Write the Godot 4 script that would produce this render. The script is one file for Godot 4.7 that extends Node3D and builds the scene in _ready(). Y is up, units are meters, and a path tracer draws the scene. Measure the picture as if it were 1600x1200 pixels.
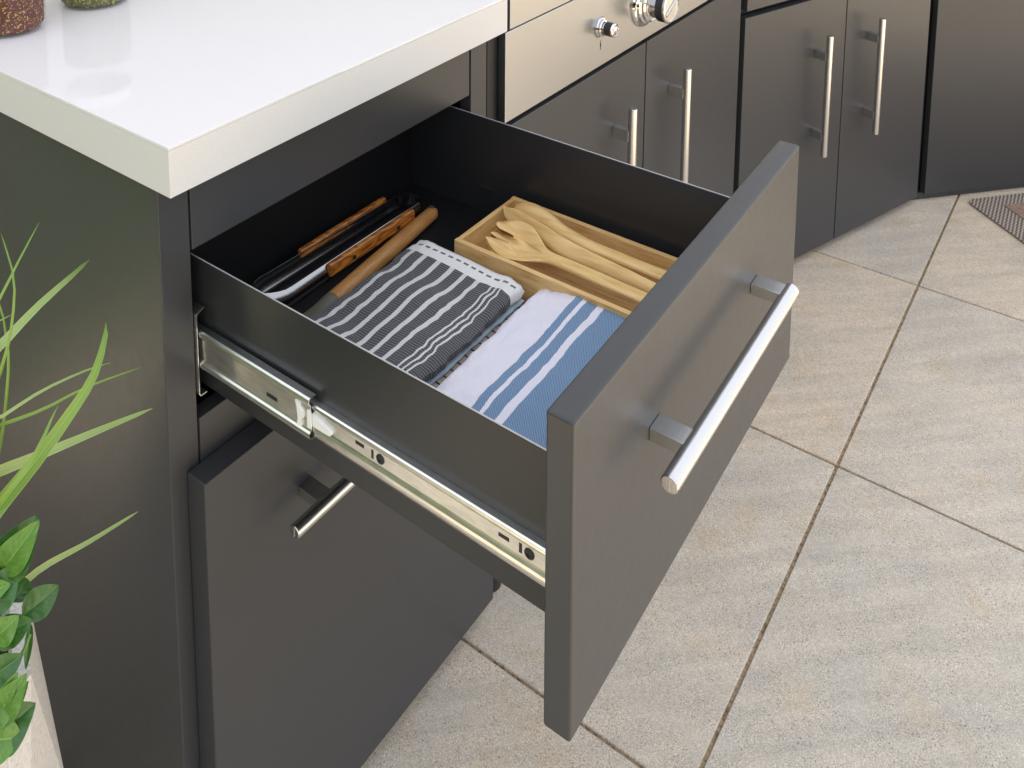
extends Node3D
# An outdoor kitchen: an open drawer in a dark grey cabinet under a white worktop, a built-in grill and corner cabinets behind.

var rng := RandomNumberGenerator.new()
var M := {}
var used := {}

# ---------------------------------------------------------------- mesh building
class MB:
	var v := PackedVector3Array()
	var n := PackedVector3Array()
	var t := PackedVector2Array()
	var c := PackedColorArray()
	var xf := Transform3D()
	var col := Color.WHITE
	func tri(a: Vector3, b: Vector3, d: Vector3, na: Vector3, nb: Vector3, nd: Vector3, ua := Vector2.ZERO, ub := Vector2.ZERO, ud := Vector2.ZERO) -> void:
		var g := (b - a).cross(d - a)
		if g.length_squared() < 1e-18:
			return
		if g.dot(na + nb + nd) > 0.0:  # front faces run clockwise
			var s := b; b = d; d = s
			s = nb; nb = nd; nd = s
			var q := ub; ub = ud; ud = q
		for p in [a, b, d]: v.append(xf * p)
		for p in [na, nb, nd]: n.append((xf.basis * p).normalized())
		for p in [ua, ub, ud]: t.append(p)
		for i in 3: c.append(col)
	func quad(a: Vector3, b: Vector3, d: Vector3, e: Vector3, nn: Vector3) -> void:
		tri(a, b, d, nn, nn, nn); tri(a, d, e, nn, nn, nn)
	func rbox(lo: Vector3, hi: Vector3, r := 0.001, k := 1, uvs := 0.0, uvo := Vector2.ZERO) -> void:
		var h := (hi - lo) / 2.0; var mid := (hi + lo) / 2.0
		r = minf(r, minf(h.x, minf(h.y, h.z)) * 0.99)
		var ring := []
		for q in 4:
			for i in k + 1:
				ring.append([q * PI / 2 + i * PI / 2 / k, Vector2([1, -1, -1, 1][q], [1, 1, -1, -1][q])])
		var rows := []
		for s in [1, -1]:
			for i in k + 1:
				rows.append([(i * PI / 2 / k) if s > 0 else (PI / 2 + i * PI / 2 / k), s])
		var P := []; var N := []
		for rw in rows:
			var pr := []; var nr := []
			for rg in ring:
				var d := Vector3(sin(rw[0]) * cos(rg[0]), cos(rw[0]), sin(rw[0]) * sin(rg[0]))
				pr.append(mid + Vector3(rg[1].x * (h.x - r), rw[1] * (h.y - r), rg[1].y * (h.z - r)) + d * r)
				nr.append(d)
			P.append(pr); N.append(nr)
		var m := ring.size()
		var f := func(p: Vector3) -> Vector2: return Vector2(p.x, p.z) * uvs + uvo
		for i in rows.size() - 1:
			for j in m:
				var j2 := (j + 1) % m
				tri(P[i][j], P[i][j2], P[i + 1][j2], N[i][j], N[i][j2], N[i + 1][j2], f.call(P[i][j]), f.call(P[i][j2]), f.call(P[i + 1][j2]))
				tri(P[i][j], P[i + 1][j2], P[i + 1][j], N[i][j], N[i + 1][j2], N[i + 1][j], f.call(P[i][j]), f.call(P[i + 1][j2]), f.call(P[i + 1][j]))
		for e in [0, rows.size() - 1]:
			var nn := Vector3(0, 1 if e == 0 else -1, 0)
			var idx := [0, k + 1, 2 * (k + 1), 3 * (k + 1)]
			var a: Vector3 = P[e][idx[0]]; var b: Vector3 = P[e][idx[1]]; var d: Vector3 = P[e][idx[2]]; var g: Vector3 = P[e][idx[3]]
			tri(a, b, d, nn, nn, nn, f.call(a), f.call(b), f.call(d)); tri(a, d, g, nn, nn, nn, f.call(a), f.call(d), f.call(g))
	func grid(P: Array, wrap := false, flip := false, U: Array = []) -> void:  # rows of points; smooth
		var nr := P.size(); var nc: int = P[0].size()
		var N := []
		for i in nr:
			var row := []
			for j in nc:
				var a: Vector3 = P[mini(i + 1, nr - 1)][j] - P[maxi(i - 1, 0)][j]
				var j0 := (j - 1 + nc) % nc if wrap else maxi(j - 1, 0)
				var j1 := (j + 1) % nc if wrap else mini(j + 1, nc - 1)
				var b: Vector3 = P[i][j1] - P[i][j0]
				var g := a.cross(b)
				if g.length() < 1e-14:
					var i2 := clampi(i, 1, nr - 2) if nr > 2 else i
					g = (P[mini(i2 + 1, nr - 1)][j] - P[maxi(i2 - 1, 0)][j]).cross(P[i2][j1] - P[i2][j0])
				row.append((-g if flip else g).normalized())
			N.append(row)
		for i in nr - 1:
			for j in (nc if wrap else nc - 1):
				var k := (j + 1) % nc
				var ua := Vector2.ZERO; var ub := ua; var uc := ua; var ud := ua
				if U.size():
					ua = U[i][j]; ub = U[i][k]; uc = U[i + 1][k]; ud = U[i + 1][j]
				tri(P[i][j], P[i][k], P[i + 1][k], N[i][j], N[i][k], N[i + 1][k], ua, ub, uc)
				tri(P[i][j], P[i + 1][k], P[i + 1][j], N[i][j], N[i + 1][k], N[i + 1][j], ua, uc, ud)
	func tube(pts: Array, radii: Array, seg := 14, caps := true) -> void:
		var P := []
		for i in pts.size():
			var d: Vector3 = (pts[mini(i + 1, pts.size() - 1)] - pts[maxi(i - 1, 0)]).normalized()
			var a := d.cross(Vector3.UP if absf(d.y) < 0.9 else Vector3.RIGHT).normalized()
			var b := d.cross(a)
			var row := []
			for j in seg:
				var w := TAU * j / seg
				row.append(pts[i] + (a * cos(w) + b * sin(w)) * radii[i])
			P.append(row)
		grid(P, true, true)
		if caps:
			for e in [0, pts.size() - 1]:
				var nn: Vector3 = (pts[0] - pts[1]).normalized() if e == 0 else (pts[e] - pts[e - 1]).normalized()
				for j in seg:
					tri(pts[e], P[e][j], P[e][(j + 1) % seg], nn, nn, nn)
	func lathe(prof: Array, seg := 24) -> void:  # [radius, height] up the y axis, each segment flat along the profile
		for i in prof.size() - 1:
			var a: Array = prof[i]; var b: Array = prof[i + 1]
			var sl := Vector2(b[1] - a[1], -(b[0] - a[0])).normalized()
			for j in seg:
				var w0 := TAU * j / seg; var w1 := TAU * (j + 1) / seg
				var d0 := Vector3(cos(w0), 0, sin(w0)); var d1 := Vector3(cos(w1), 0, sin(w1))
				var n0 := d0 * sl.x + Vector3.UP * sl.y; var n1 := d1 * sl.x + Vector3.UP * sl.y
				var A = d0 * a[0] + Vector3.UP * a[1]; var B = d1 * a[0] + Vector3.UP * a[1]
				var C = d1 * b[0] + Vector3.UP * b[1]; var D = d0 * b[0] + Vector3.UP * b[1]
				tri(A, B, C, n0, n1, n1); tri(A, C, D, n0, n1, n0)
	func extrude(poly: PackedVector2Array, z0: float, z1: float) -> void:  # (x, y) outline along z
		var area := 0.0
		for i in poly.size():
			area += poly[i].cross(poly[(i + 1) % poly.size()])
		for i in poly.size():
			var a := poly[i]; var b := poly[(i + 1) % poly.size()]
			var d := (b - a).normalized(); var o := Vector2(d.y, -d.x) * signf(area)
			quad(Vector3(a.x, a.y, z0), Vector3(b.x, b.y, z0), Vector3(b.x, b.y, z1), Vector3(a.x, a.y, z1), Vector3(o.x, o.y, 0))
		var idx := Geometry2D.triangulate_polygon(poly)
		for k in range(0, idx.size(), 3):
			for e in [[z0, -1.0], [z1, 1.0]]:
				var nn := Vector3(0, 0, e[1])
				tri(Vector3(poly[idx[k]].x, poly[idx[k]].y, e[0]), Vector3(poly[idx[k + 1]].x, poly[idx[k + 1]].y, e[0]), Vector3(poly[idx[k + 2]].x, poly[idx[k + 2]].y, e[0]), nn, nn, nn)
	func strip(line: PackedVector2Array, th: float, z0: float, z1: float) -> void:
		for poly in Geometry2D.offset_polyline(line, th / 2.0, Geometry2D.JOIN_ROUND, Geometry2D.END_SQUARE):
			extrude(poly, z0, z1)
	func mesh(shift := Vector3.ZERO) -> ArrayMesh:
		var vv := PackedVector3Array()
		for p in v: vv.append(p - shift)
		var a := []; a.resize(Mesh.ARRAY_MAX)
		a[Mesh.ARRAY_VERTEX] = vv; a[Mesh.ARRAY_NORMAL] = n; a[Mesh.ARRAY_TEX_UV] = t; a[Mesh.ARRAY_COLOR] = c
		var m := ArrayMesh.new(); m.add_surface_from_arrays(Mesh.PRIMITIVE_TRIANGLES, a)
		return m
	func foot() -> Vector3:
		var b := AABB(v[0], Vector3.ZERO)
		for p in v: b = b.expand(p)
		return Vector3(b.get_center().x, b.position.y, b.get_center().z)


func at_world(node: Node) -> Vector3:
	var o := Vector3.ZERO
	while node != self:
		o += node.position
		node = node.get_parent()
	return o


func numbered(called: String, parent: Node) -> String:
	var key := called + str(parent.get_instance_id())
	var k: int = used.get(key, 0)
	used[key] = k + 1
	return called if k == 0 else "%s_%03d" % [called, k]


func obj(called: String, b: MB, mat: Material, parent: Node = self) -> MeshInstance3D:
	var o := MeshInstance3D.new()
	var at := b.foot()
	o.mesh = b.mesh(at)
	o.mesh.surface_set_material(0, mat)
	o.name = numbered(called, parent)
	parent.add_child(o, true)
	o.position = at - at_world(parent)
	return o


func tag(o: Node, label: String, category: String, group := "") -> Node:
	o.set_meta("label", label); o.set_meta("category", category)
	if group: o.set_meta("group", group)
	return o


func thing(called: String, label: String, category: String, at := Vector3.ZERO, group := "") -> Node3D:
	var o := Node3D.new(); o.name = numbered(called, self); add_child(o, true); o.position = at
	tag(o, label, category, group)
	return o


func box(lo: Vector3, hi: Vector3, r := 0.001, k := 1, xf := Transform3D()) -> MB:
	var b := MB.new(); b.xf = xf; b.rbox(lo, hi, r, k); return b


# ---------------------------------------------------------------- materials
func lin(r: float, g: float, b: float, a := 1.0) -> Color:
	var c := Color(r, g, b).linear_to_srgb(); c.a = a; return c


func mat(c: Color, rough := 0.5, metal := 0.0, spec := 0.5) -> StandardMaterial3D:
	var m := StandardMaterial3D.new()
	m.albedo_color = c; m.roughness = rough; m.metallic = metal; m.metallic_specular = spec
	return m


func noise_img(size: int, freq: float, seed_: int, oct := 4, type := FastNoiseLite.TYPE_SIMPLEX_SMOOTH) -> Image:
	var f := FastNoiseLite.new(); f.seed = seed_; f.frequency = freq; f.noise_type = type
	f.fractal_octaves = oct
	return f.get_seamless_image(size, size)


func tex(im: Image) -> ImageTexture:
	return ImageTexture.create_from_image(im)


func ramp_img(src: Image, stops: Array, grain: Image = null, amount := 0.0) -> Image:  # grey noise through colours (linear stops), with fine grain
	var n := src.get_width(); var d := src.get_data(); var g := grain.get_data() if grain else d
	var out := PackedByteArray(); out.resize(n * n * 3)
	var lut := PackedByteArray(); lut.resize(768)
	for i in 256:
		var x := i / 255.0 * (stops.size() - 1); var k := mini(int(x), stops.size() - 2)
		var c: Color = stops[k].lerp(stops[k + 1], x - k)
		lut[i * 3] = c.r8; lut[i * 3 + 1] = c.g8; lut[i * 3 + 2] = c.b8
	for i in n * n:
		var q := clampi(int(d[i] + (g[i] - 128) * amount), 0, 255) * 3
		out[i * 3] = lut[q]; out[i * 3 + 1] = lut[q + 1]; out[i * 3 + 2] = lut[q + 2]
	return Image.create_from_data(n, n, false, Image.FORMAT_RGB8, out)


func tri_map(m: StandardMaterial3D, scale: Vector3) -> StandardMaterial3D:
	m.uv1_triplanar = true; m.uv1_scale = scale; m.uv1_triplanar_sharpness = 8.0
	return m


func bump(m: StandardMaterial3D, im: Image, cm: float) -> StandardMaterial3D:
	m.heightmap_enabled = true; m.heightmap_texture = tex(im); m.heightmap_scale = cm
	return m


func tile_image(seed_: int, base: Color, warm: Color, cool: Color) -> Image:
	var n := 1024
	var broad := noise_img(n, 0.0028, seed_, 4).get_data()
	var f := FastNoiseLite.new(); f.seed = seed_ + 1; f.frequency = 0.011; f.fractal_octaves = 5
	var im := f.get_seamless_image(n, n / 4); im.resize(n, n, Image.INTERPOLATE_CUBIC)   # long soft veins
	var veins := im.get_data()
	var mid := noise_img(n, 0.05, seed_ + 5, 3).get_data()
	var fine := noise_img(n, 0.26, seed_ + 2, 3).get_data()
	var pits := noise_img(n, 0.16, seed_ + 3, 2).get_data()
	var patch := noise_img(n, 0.012, seed_ + 6, 2).get_data()
	var stain := noise_img(n, 0.004, seed_ + 4, 4).get_data()
	var out := PackedByteArray(); out.resize(n * n * 3)
	for y in n:
		for x in n:
			var i := y * n + x
			var j := x * n + (y - x + n) % n   # the veins run slantwise across the tile
			var w := clampf((broad[i] * 0.8 + veins[j] * 0.2) / 255.0 * 1.5 - 0.25, 0.0, 1.0)
			var c := base.lerp(cool.lerp(warm, w), 0.8)
			var k := 0.94 + 0.09 * (veins[j] / 255.0) + 0.09 * (mid[i] / 255.0) + (0.30 + 0.20 * patch[i] / 255.0) * (fine[i] / 255.0 - 0.5)
			var hsh := ((x / 2) * 374761393 + (y / 2) * 668265263) & 0x7fffffff
			hsh = ((hsh ^ (hsh >> 13)) * 1274126177) & 0x7fffffff
			k += 0.13 * (((hsh >> 9) & 255) / 255.0 - 0.5)
			var p := pits[i]
			if p < 76 and patch[i] > 112: k *= 0.42 + 0.58 * p / 76.0
			var s := clampf((stain[i] - 160) / 90.0, 0.0, 1.0) * 0.3
			out[i * 3] = clampi(int(c.r8 * k * (1.0 - 0.04 * s)), 0, 255)
			out[i * 3 + 1] = clampi(int(c.g8 * k * (1.0 - 0.12 * s)), 0, 255)
			out[i * 3 + 2] = clampi(int(c.b8 * k * (1.0 - 0.26 * s)), 0, 255)
	return Image.create_from_data(n, n, false, Image.FORMAT_RGB8, out)


func make_materials() -> void:
	var fine := noise_img(256, 0.12, 5, 3)
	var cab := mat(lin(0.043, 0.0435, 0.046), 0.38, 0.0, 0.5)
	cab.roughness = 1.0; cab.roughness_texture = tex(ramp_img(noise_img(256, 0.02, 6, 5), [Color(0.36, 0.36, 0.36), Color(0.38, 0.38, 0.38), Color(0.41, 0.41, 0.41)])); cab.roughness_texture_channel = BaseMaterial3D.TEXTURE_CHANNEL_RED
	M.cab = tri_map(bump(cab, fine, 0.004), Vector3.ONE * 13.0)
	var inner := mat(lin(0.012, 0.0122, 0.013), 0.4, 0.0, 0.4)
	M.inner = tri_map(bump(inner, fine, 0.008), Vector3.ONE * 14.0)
	M.box = tri_map(bump(mat(lin(0.023, 0.024, 0.025), 0.34), fine, 0.006), Vector3.ONE * 14.0)
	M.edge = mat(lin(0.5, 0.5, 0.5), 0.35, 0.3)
	M.black = mat(lin(0.012, 0.012, 0.012), 0.5)
	M.rubber = mat(lin(0.02, 0.02, 0.02), 0.45)
	var speck := noise_img(512, 0.2, 17, 2)
	var q := mat(Color.WHITE, 0.06)
	q.albedo_texture = tex(ramp_img(speck, [lin(0.58, 0.55, 0.53), lin(0.755, 0.73, 0.715), lin(0.775, 0.75, 0.735), lin(0.785, 0.765, 0.75), lin(0.81, 0.79, 0.78)]))
	M.quartz = tri_map(q, Vector3.ONE * 5.0)
	var hn := mat(Color.WHITE, 0.42); hn.albedo_texture = tex(ramp_img(speck, [lin(0.5, 0.48, 0.45), lin(0.67, 0.645, 0.625), lin(0.69, 0.665, 0.645), lin(0.70, 0.68, 0.66), lin(0.73, 0.71, 0.69)]))
	M.honed = tri_map(hn, Vector3.ONE * 5.0)
	# metals: noise stretched along the brushing direction
	var brush := noise_img(256, 0.08, 31, 3)
	for e in [["steel_x", Vector3(2, 60, 60)], ["steel_y", Vector3(60, 2, 60)], ["steel_z", Vector3(60, 60, 2)]]:
		var s := mat(lin(0.64, 0.63, 0.615), 0.25, 1.0)
		M[e[0]] = tri_map(bump(s, brush, 0.004), e[1])
	M.panel_steel = tri_map(bump(mat(lin(0.42, 0.43, 0.445), 0.38, 1.0), brush, 0.004), Vector3(2, 40, 40))
	M.tong = mat(lin(0.36, 0.36, 0.36), 0.22, 1.0)
	M.chrome = mat(lin(0.72, 0.7, 0.67), 0.1, 1.0)
	var blotch := noise_img(256, 0.03, 44, 4)
	var zinc := mat(Color.WHITE, 0.3, 1.0)
	zinc.albedo_texture = tex(ramp_img(blotch, [lin(0.68, 0.67, 0.62), lin(0.8, 0.79, 0.74), lin(0.88, 0.87, 0.83)]))
	M.zinc = tri_map(zinc, Vector3(20, 20, 5))
	M.plastic = mat(lin(0.8, 0.79, 0.76), 0.4)
	# woods: grain along z (box, spoons) or x (spatula, tongs)
	var g1 := noise_img(256, 0.025, 61, 4); var g2 := noise_img(256, 0.16, 62, 2)
	var bam := ramp_img(g1, [lin(0.50, 0.28, 0.09), lin(0.66, 0.41, 0.16), lin(0.72, 0.47, 0.20), lin(0.76, 0.52, 0.24)], g2, 0.25)
	M.bamboo_z = tri_map(mat(Color.WHITE, 0.42), Vector3(24, 24, 3)); M.bamboo_z.albedo_texture = tex(bam)
	M.bamboo_x = tri_map(mat(Color.WHITE, 0.42), Vector3(3, 24, 24)); M.bamboo_x.albedo_texture = M.bamboo_z.albedo_texture
	var spn := ramp_img(g1, [lin(0.56, 0.33, 0.10), lin(0.70, 0.45, 0.165), lin(0.76, 0.52, 0.22), lin(0.80, 0.57, 0.26)], g2, 0.2)
	M.spoon = tri_map(mat(Color.WHITE, 0.38), Vector3(18, 18, 2)); M.spoon.albedo_texture = tex(spn)
	var bee := ramp_img(g1, [lin(0.34, 0.15, 0.04), lin(0.46, 0.22, 0.065), lin(0.54, 0.28, 0.095)], g2, 0.35)
	M.beech = tri_map(mat(Color.WHITE, 0.4), Vector3(4, 40, 40)); M.beech.albedo_texture = tex(bee)
	var oli := ramp_img(noise_img(256, 0.012, 66, 1), [lin(0.16, 0.045, 0.008), lin(0.42, 0.14, 0.02), lin(0.52, 0.20, 0.035), lin(0.20, 0.06, 0.01), lin(0.47, 0.16, 0.025), lin(0.54, 0.22, 0.045), lin(0.3, 0.09, 0.014)], g2, 0.04)
	M.olive = tri_map(mat(Color.WHITE, 0.3), Vector3(7, 26, 26)); M.olive.albedo_texture = tex(oli)
	M.silicone = mat(lin(0.12, 0.115, 0.085), 0.6)
	# paving
	M.tiles = []
	for e in [[101, lin(0.55, 0.485, 0.395), lin(0.58, 0.50, 0.395), lin(0.505, 0.455, 0.375)], [131, lin(0.57, 0.50, 0.40), lin(0.605, 0.515, 0.40), lin(0.53, 0.47, 0.385)], [171, lin(0.62, 0.525, 0.40), lin(0.66, 0.535, 0.395), lin(0.575, 0.495, 0.39)]]:
		var m := mat(Color.WHITE, 0.62, 0.0, 0.4)
		m.albedo_texture = tex(tile_image(e[0], e[1], e[2], e[3]))
		bump(m, noise_img(512, 0.11, e[0] + 9, 3), 0.03)
		M.tiles.append(m)
	var gr := mat(Color.WHITE, 0.95)
	gr.albedo_texture = tex(ramp_img(noise_img(256, 0.06, 88, 4), [lin(0.07, 0.045, 0.025), lin(0.26, 0.18, 0.10), lin(0.40, 0.29, 0.175), lin(0.46, 0.36, 0.23)]))
	gr.uv1_world_triplanar = true
	M.grout = tri_map(gr, Vector3.ONE * 7.0)
	var st := mat(Color.WHITE, 0.85)
	st.albedo_texture = tex(ramp_img(noise_img(256, 0.15, 91, 4), [lin(0.46, 0.43, 0.38), lin(0.66, 0.63, 0.58), lin(0.72, 0.69, 0.64), lin(0.78, 0.75, 0.70)]))
	M.pot = tri_map(bump(st, noise_img(256, 0.12, 93, 4), 0.12), Vector3.ONE * 6.0)
	M.soil = mat(lin(0.03, 0.022, 0.015), 0.95)
	M.render = mat(lin(0.55, 0.52, 0.47), 0.9)


func leaf_mat(a: Color, b: Color, seed_: int, rough: float, scale: Vector3) -> StandardMaterial3D:
	var m := tri_map(mat(Color.WHITE, rough), scale)
	m.backlight = Color(0.2, 0.24, 0.12)
	var n := 96; var im := Image.create(n, n, false, Image.FORMAT_RGB8); var nz := noise_img(n, 0.05, seed_, 3)
	for y in n:
		for x in n:
			var u := absf(x / float(n - 1) - 0.5) * 2.0; var f := y / float(n - 1)
			var t := 0.15 + 0.45 * nz.get_pixel(x, y).r
			var vein := absf(fmod(f * 9.0 - u * 2.2 + 4.0, 1.0) - 0.5)
			if vein < 0.05 and u < 0.9: t += 0.45
			if u < 0.045: t += 0.9
			if u > 0.95: t += 0.4
			im.set_pixel(x, y, Color(lerpf(a.r, b.r, t), lerpf(a.g, b.g, t), lerpf(a.b, b.b, t)))
	m.uv1_triplanar = false; m.uv1_scale = Vector3.ONE
	m.albedo_texture = tex(im)
	m.backlight_enabled = true
	return m


func blade_mat(a: Color, b: Color, seed_: int) -> StandardMaterial3D:   # u across the blade, v along it
	var r := RandomNumberGenerator.new(); r.seed = seed_
	var im := Image.create(64, 128, false, Image.FORMAT_RGB8)
	for x in 64:
		var rib := r.randf()
		for y in 128:
			var t := clampf(rib * 0.6 + 0.25 * sin(y * 0.09 + seed_) + (0.5 if absf(x - 31.5) < 2.0 or x < 3 or x > 60 else 0.0), 0.0, 1.0)
			im.set_pixel(x, y, a.lerp(b, t))
	var m := mat(Color.WHITE, 0.4)
	m.albedo_texture = tex(im)
	m.backlight_enabled = true; m.backlight = Color(0.35, 0.4, 0.2)
	return m


func towel_image(kind: String) -> Image:  # u along the stripes, v across them
	var nu := 1024; var nv := 1024
	var wob := noise_img(1024, 0.01, 7, 3).get_data()
	var grain := noise_img(1024, 0.25, 8, 2).get_data()
	var out := PackedByteArray(); out.resize(nu * nv * 3)
	var white := Color(0.86, 0.85, 0.83); var dark := Color(0.085, 0.085, 0.09)
	for y in nv:
		var v := y / float(nv)
		for x in nu:
			var u := x / float(nu); var i := y * nu + x
			var w := v + (wob[i] - 128) / 128.0 * 0.003
			var c := white
			if kind == "grey":
				var per := fmod(w * 8.2 + 0.05, 1.0)
				var in_dark := per < 0.70
				if w > 0.80:
					per = fmod((w - 0.80) * 26.0, 1.0); in_dark = per < 0.62
				if w > 0.93: in_dark = true
				if u > 0.90:
					in_dark = false
					if u > 0.945 and u < 0.956 and fmod(v * 14.0, 1.0) < 0.6 : c = dark.lerp(white, 0.15 if (int(v * 260) % 3) != 0 else 0.7)
				if in_dark:
					c = dark if ((x / 3 + y / 4) % 2 == 0) else Color(0.40, 0.40, 0.405)
					if (int(y / 4.0) % 2 == 0) and (x / 3) % 4 == 0: c = Color(0.55, 0.55, 0.56)
				elif u < 0.90 and (x / 3 + y / 3) % 3 == 0: c = Color(0.66, 0.66, 0.66)
			elif kind == "blue":
				var blue := Color(0.30, 0.40, 0.52)
				c = Color(0.87, 0.86, 0.89)
				var on := (w > 0.262 and w < 0.308) or (w > 0.333 and w < 0.398) or (w > 0.44 and w < 0.72)
				if on:
					var d := (x / 4 + y / 3) % 3
					c = blue if d == 0 else (Color(0.43, 0.54, 0.665) if d == 1 else Color(0.59, 0.68, 0.77))
			else:
				c = Color(0.66, 0.60, 0.55)
				if fmod(u * 22.0, 1.0) < 0.16: c = Color(0.12, 0.12, 0.13)
			var k := 0.94 + 0.12 * grain[i] / 255.0
			out[i * 3] = clampi(int(c.r8 * k), 0, 255); out[i * 3 + 1] = clampi(int(c.g8 * k), 0, 255); out[i * 3 + 2] = clampi(int(c.b8 * k), 0, 255)
	return Image.create_from_data(nu, nv, false, Image.FORMAT_RGB8, out)


func cloth(kind: String, seed_: int) -> StandardMaterial3D:
	var m := mat(Color.WHITE, 0.9, 0.0, 0.25)
	m.albedo_texture = tex(towel_image(kind))
	bump(m, noise_img(512, 0.2, seed_, 3), 0.06)
	m.rim_enabled = true; m.rim = 0.25
	return m


# ---------------------------------------------------------------- builders
func turn_at(p: Vector3, deg: float) -> Transform3D:  # s along the front, y up, z out of the front; deg is how far the front turns towards +z
	return Transform3D(Basis(Vector3.UP, -deg_to_rad(deg)), p)


func handle(vertical: bool, a: Vector3, length: float, post0: float, post1: float, stand: float, xf: Transform3D, parent: Node) -> MeshInstance3D:
	# a: lower or left end of the bar's axis, seen on the front plane (z is that plane)
	var b := MB.new(); b.xf = xf
	var r := 0.0075
	var d := Vector3.UP if vertical else Vector3.RIGHT
	var o := a + Vector3(0, 0, stand)
	var c := 0.0012
	b.tube([o, o + d * c, o + d * (length - c), o + d * length], [r - c, r, r, r - c], 28, true)
	for e in [post0, post1]:
		var m = a + d * e
		var h := Vector3(0.0065, 0.0098, 0) if vertical else Vector3(0.0098, 0.0058, 0)
		b.rbox(m - h, m + h + Vector3(0, 0, stand - r * 0.55), 0.0007, 1)
	# a seam across each end cap
	for e in [-0.0003, length - 0.0003]:
		var m = o + d * e
		var h := Vector3(0.0004, 0.0003, 0.0052) if vertical else Vector3(0.0003, 0.0052, 0.0004)
		b.rbox(m - h, m + h + d * 0.0006, 0.0001, 1)
	return obj("handle", b, M.steel_y if vertical else M.steel_x, parent)


func slab(P: Dictionary, called: String, material: Material, parent: Node = self) -> MeshInstance3D:
	# a folded cloth: x0..x1 long, z0..z1 wide, y0..y1 thick, with soft folds
	var f := FastNoiseLite.new(); f.seed = P.seed; f.frequency = 14.0; f.fractal_octaves = 2
	var nu := 70; var nv := 64
	var rows := []; var U := []
	for i in nu + 1:
		var u := i / float(nu); var x: float = lerpf(P.x0, P.x1, u)
		var de = minf(x - P.x0, P.x1 - x) / P.soft
		var e := sqrt(1.0 - (1.0 - clampf(de, 0.0, 1.0)) ** 2) if de < 1.0 else 1.0
		var row := []; var ur := []
		var skew: float = P.get("skew", 0.0) * (u - 0.5)
		for j in nv:
			var w := TAU * j / nv
			var cz = signf(cos(w)) * absf(cos(w)) ** P.get("pz", 0.35); var cy := signf(sin(w)) * absf(sin(w)) ** 0.6
			var z: float = (P.z0 + P.z1) / 2.0 + cz * (P.z1 - P.z0) / 2.0
			var top: float = P.y1 - P.y0
			var y: float = P.y0 + top * 0.5 + cy * top * 0.5 * maxf(e, 0.02)
			if cy > 0.0:
				y += P.wave * f.get_noise_2d(x * P.get("fx", 1.0), z * P.get("fz", 1.0)) * 2.0 * cy * e
				y += P.get("slope", 0.0) * (u - 0.6) * cy * e
				y += P.get("crease", 0.0006) * f.get_noise_2d(x * 2.2 + z * 3.0 + 40.0, z * 5.0) * 2.0 * cy * e
			z += P.get("edge", 0.0015) * f.get_noise_2d(x * 3.0, 9.0 + signf(cz) * 5.0) * absf(cz) + skew
			row.append(Vector3(x + 0.0025 * f.get_noise_2d(3.0, z * 2.0) * (1.0 if u > 0.5 else 0.0), y, z))
			var v = (cz + 1.0) / 2.0
			ur.append(Vector2(u, v))
		rows.append(row); U.append(ur)
	var b := MB.new()
	b.grid(rows, true, P.get("flip", true), U)
	return obj(called, b, material, parent)


func utensil(st: Array, called: String, material: Material, parent: Node, tines := 0) -> MeshInstance3D:
	# stations along z: [z, left x, right x, y of the left edge, y of the right edge, bowl depth, thickness]
	var b := MB.new()
	var fine := []
	var n := st.size()
	for k in n - 1:
		var steps := 8
		for q in steps + (1 if k == n - 2 else 0):
			var f := q / float(steps); var o := []
			for a in 7:
				var p0: float = st[maxi(k - 1, 0)][a]; var p1: float = st[k][a]; var p2: float = st[k + 1][a]; var p3: float = st[mini(k + 2, n - 1)][a]
				o.append(0.5 * (2 * p1 + (p2 - p0) * f + (2 * p0 - 5 * p1 + 4 * p2 - p3) * f * f + (3 * p1 - p0 - 3 * p2 + p3) * f * f * f))
			fine.append(o)
	var m := 90 if tines > 0 else 40
	var rows := []
	for i in fine.size():
		var s: Array = fine[i]; var row := []
		for j in m * 2:
			var up := j < m
			var tt := -1.0 + 2.0 * j / (m - 1) if up else 1.0 - 2.0 * (j - m) / (m - 1)
			var z: float = s[0]
			if tines > 0:   # two notches cut into the head
				var zn: float = st[0][0] + 0.072
				var tip := 0.0
				for c in [[-0.36, 0.13], [0.28, 0.15]]:
					tip = maxf(tip, sqrt(maxf(0.0, 1.0 - ((tt - c[0]) / c[1]) ** 2)) * 0.021)
				var local := (tt + 1.0) / 0.51 if tt < -0.49 else ((tt + 0.23) / 0.36 if tt < 0.13 else (tt - 0.43) / 0.57)
				tip += 0.008 * absf(2.0 * clampf(local, 0.0, 1.0) - 1.0) ** 2.2
				if s[0] < zn:
					z = zn - (zn - s[0]) * (zn - st[0][0] - tip) / (zn - st[0][0])
			var x: float = lerpf(s[1], s[2], (tt + 1) / 2)
			var y: float = lerpf(s[3], s[4], (tt + 1) / 2) - s[5] * (1.0 - tt * tt)
			var edge := sqrt(maxf(0.0, 1.0 - absf(tt) ** 5))
			y += (0.5 if up else -0.5) * s[6] * edge
			row.append(Vector3(x, y, z))
		rows.append(row)
	b.grid(rows, true, true)
	for e in [0, rows.size() - 1]:
		var nn := Vector3(0, 0, -1 if e == 0 else 1)
		for j in m - 1:
			var k := 2 * m - 1 - j
			b.tri(rows[e][j], rows[e][j + 1], rows[e][k - 1], nn, nn, nn); b.tri(rows[e][j], rows[e][k - 1], rows[e][k], nn, nn, nn)
	return obj(called, b, material, parent)


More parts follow.
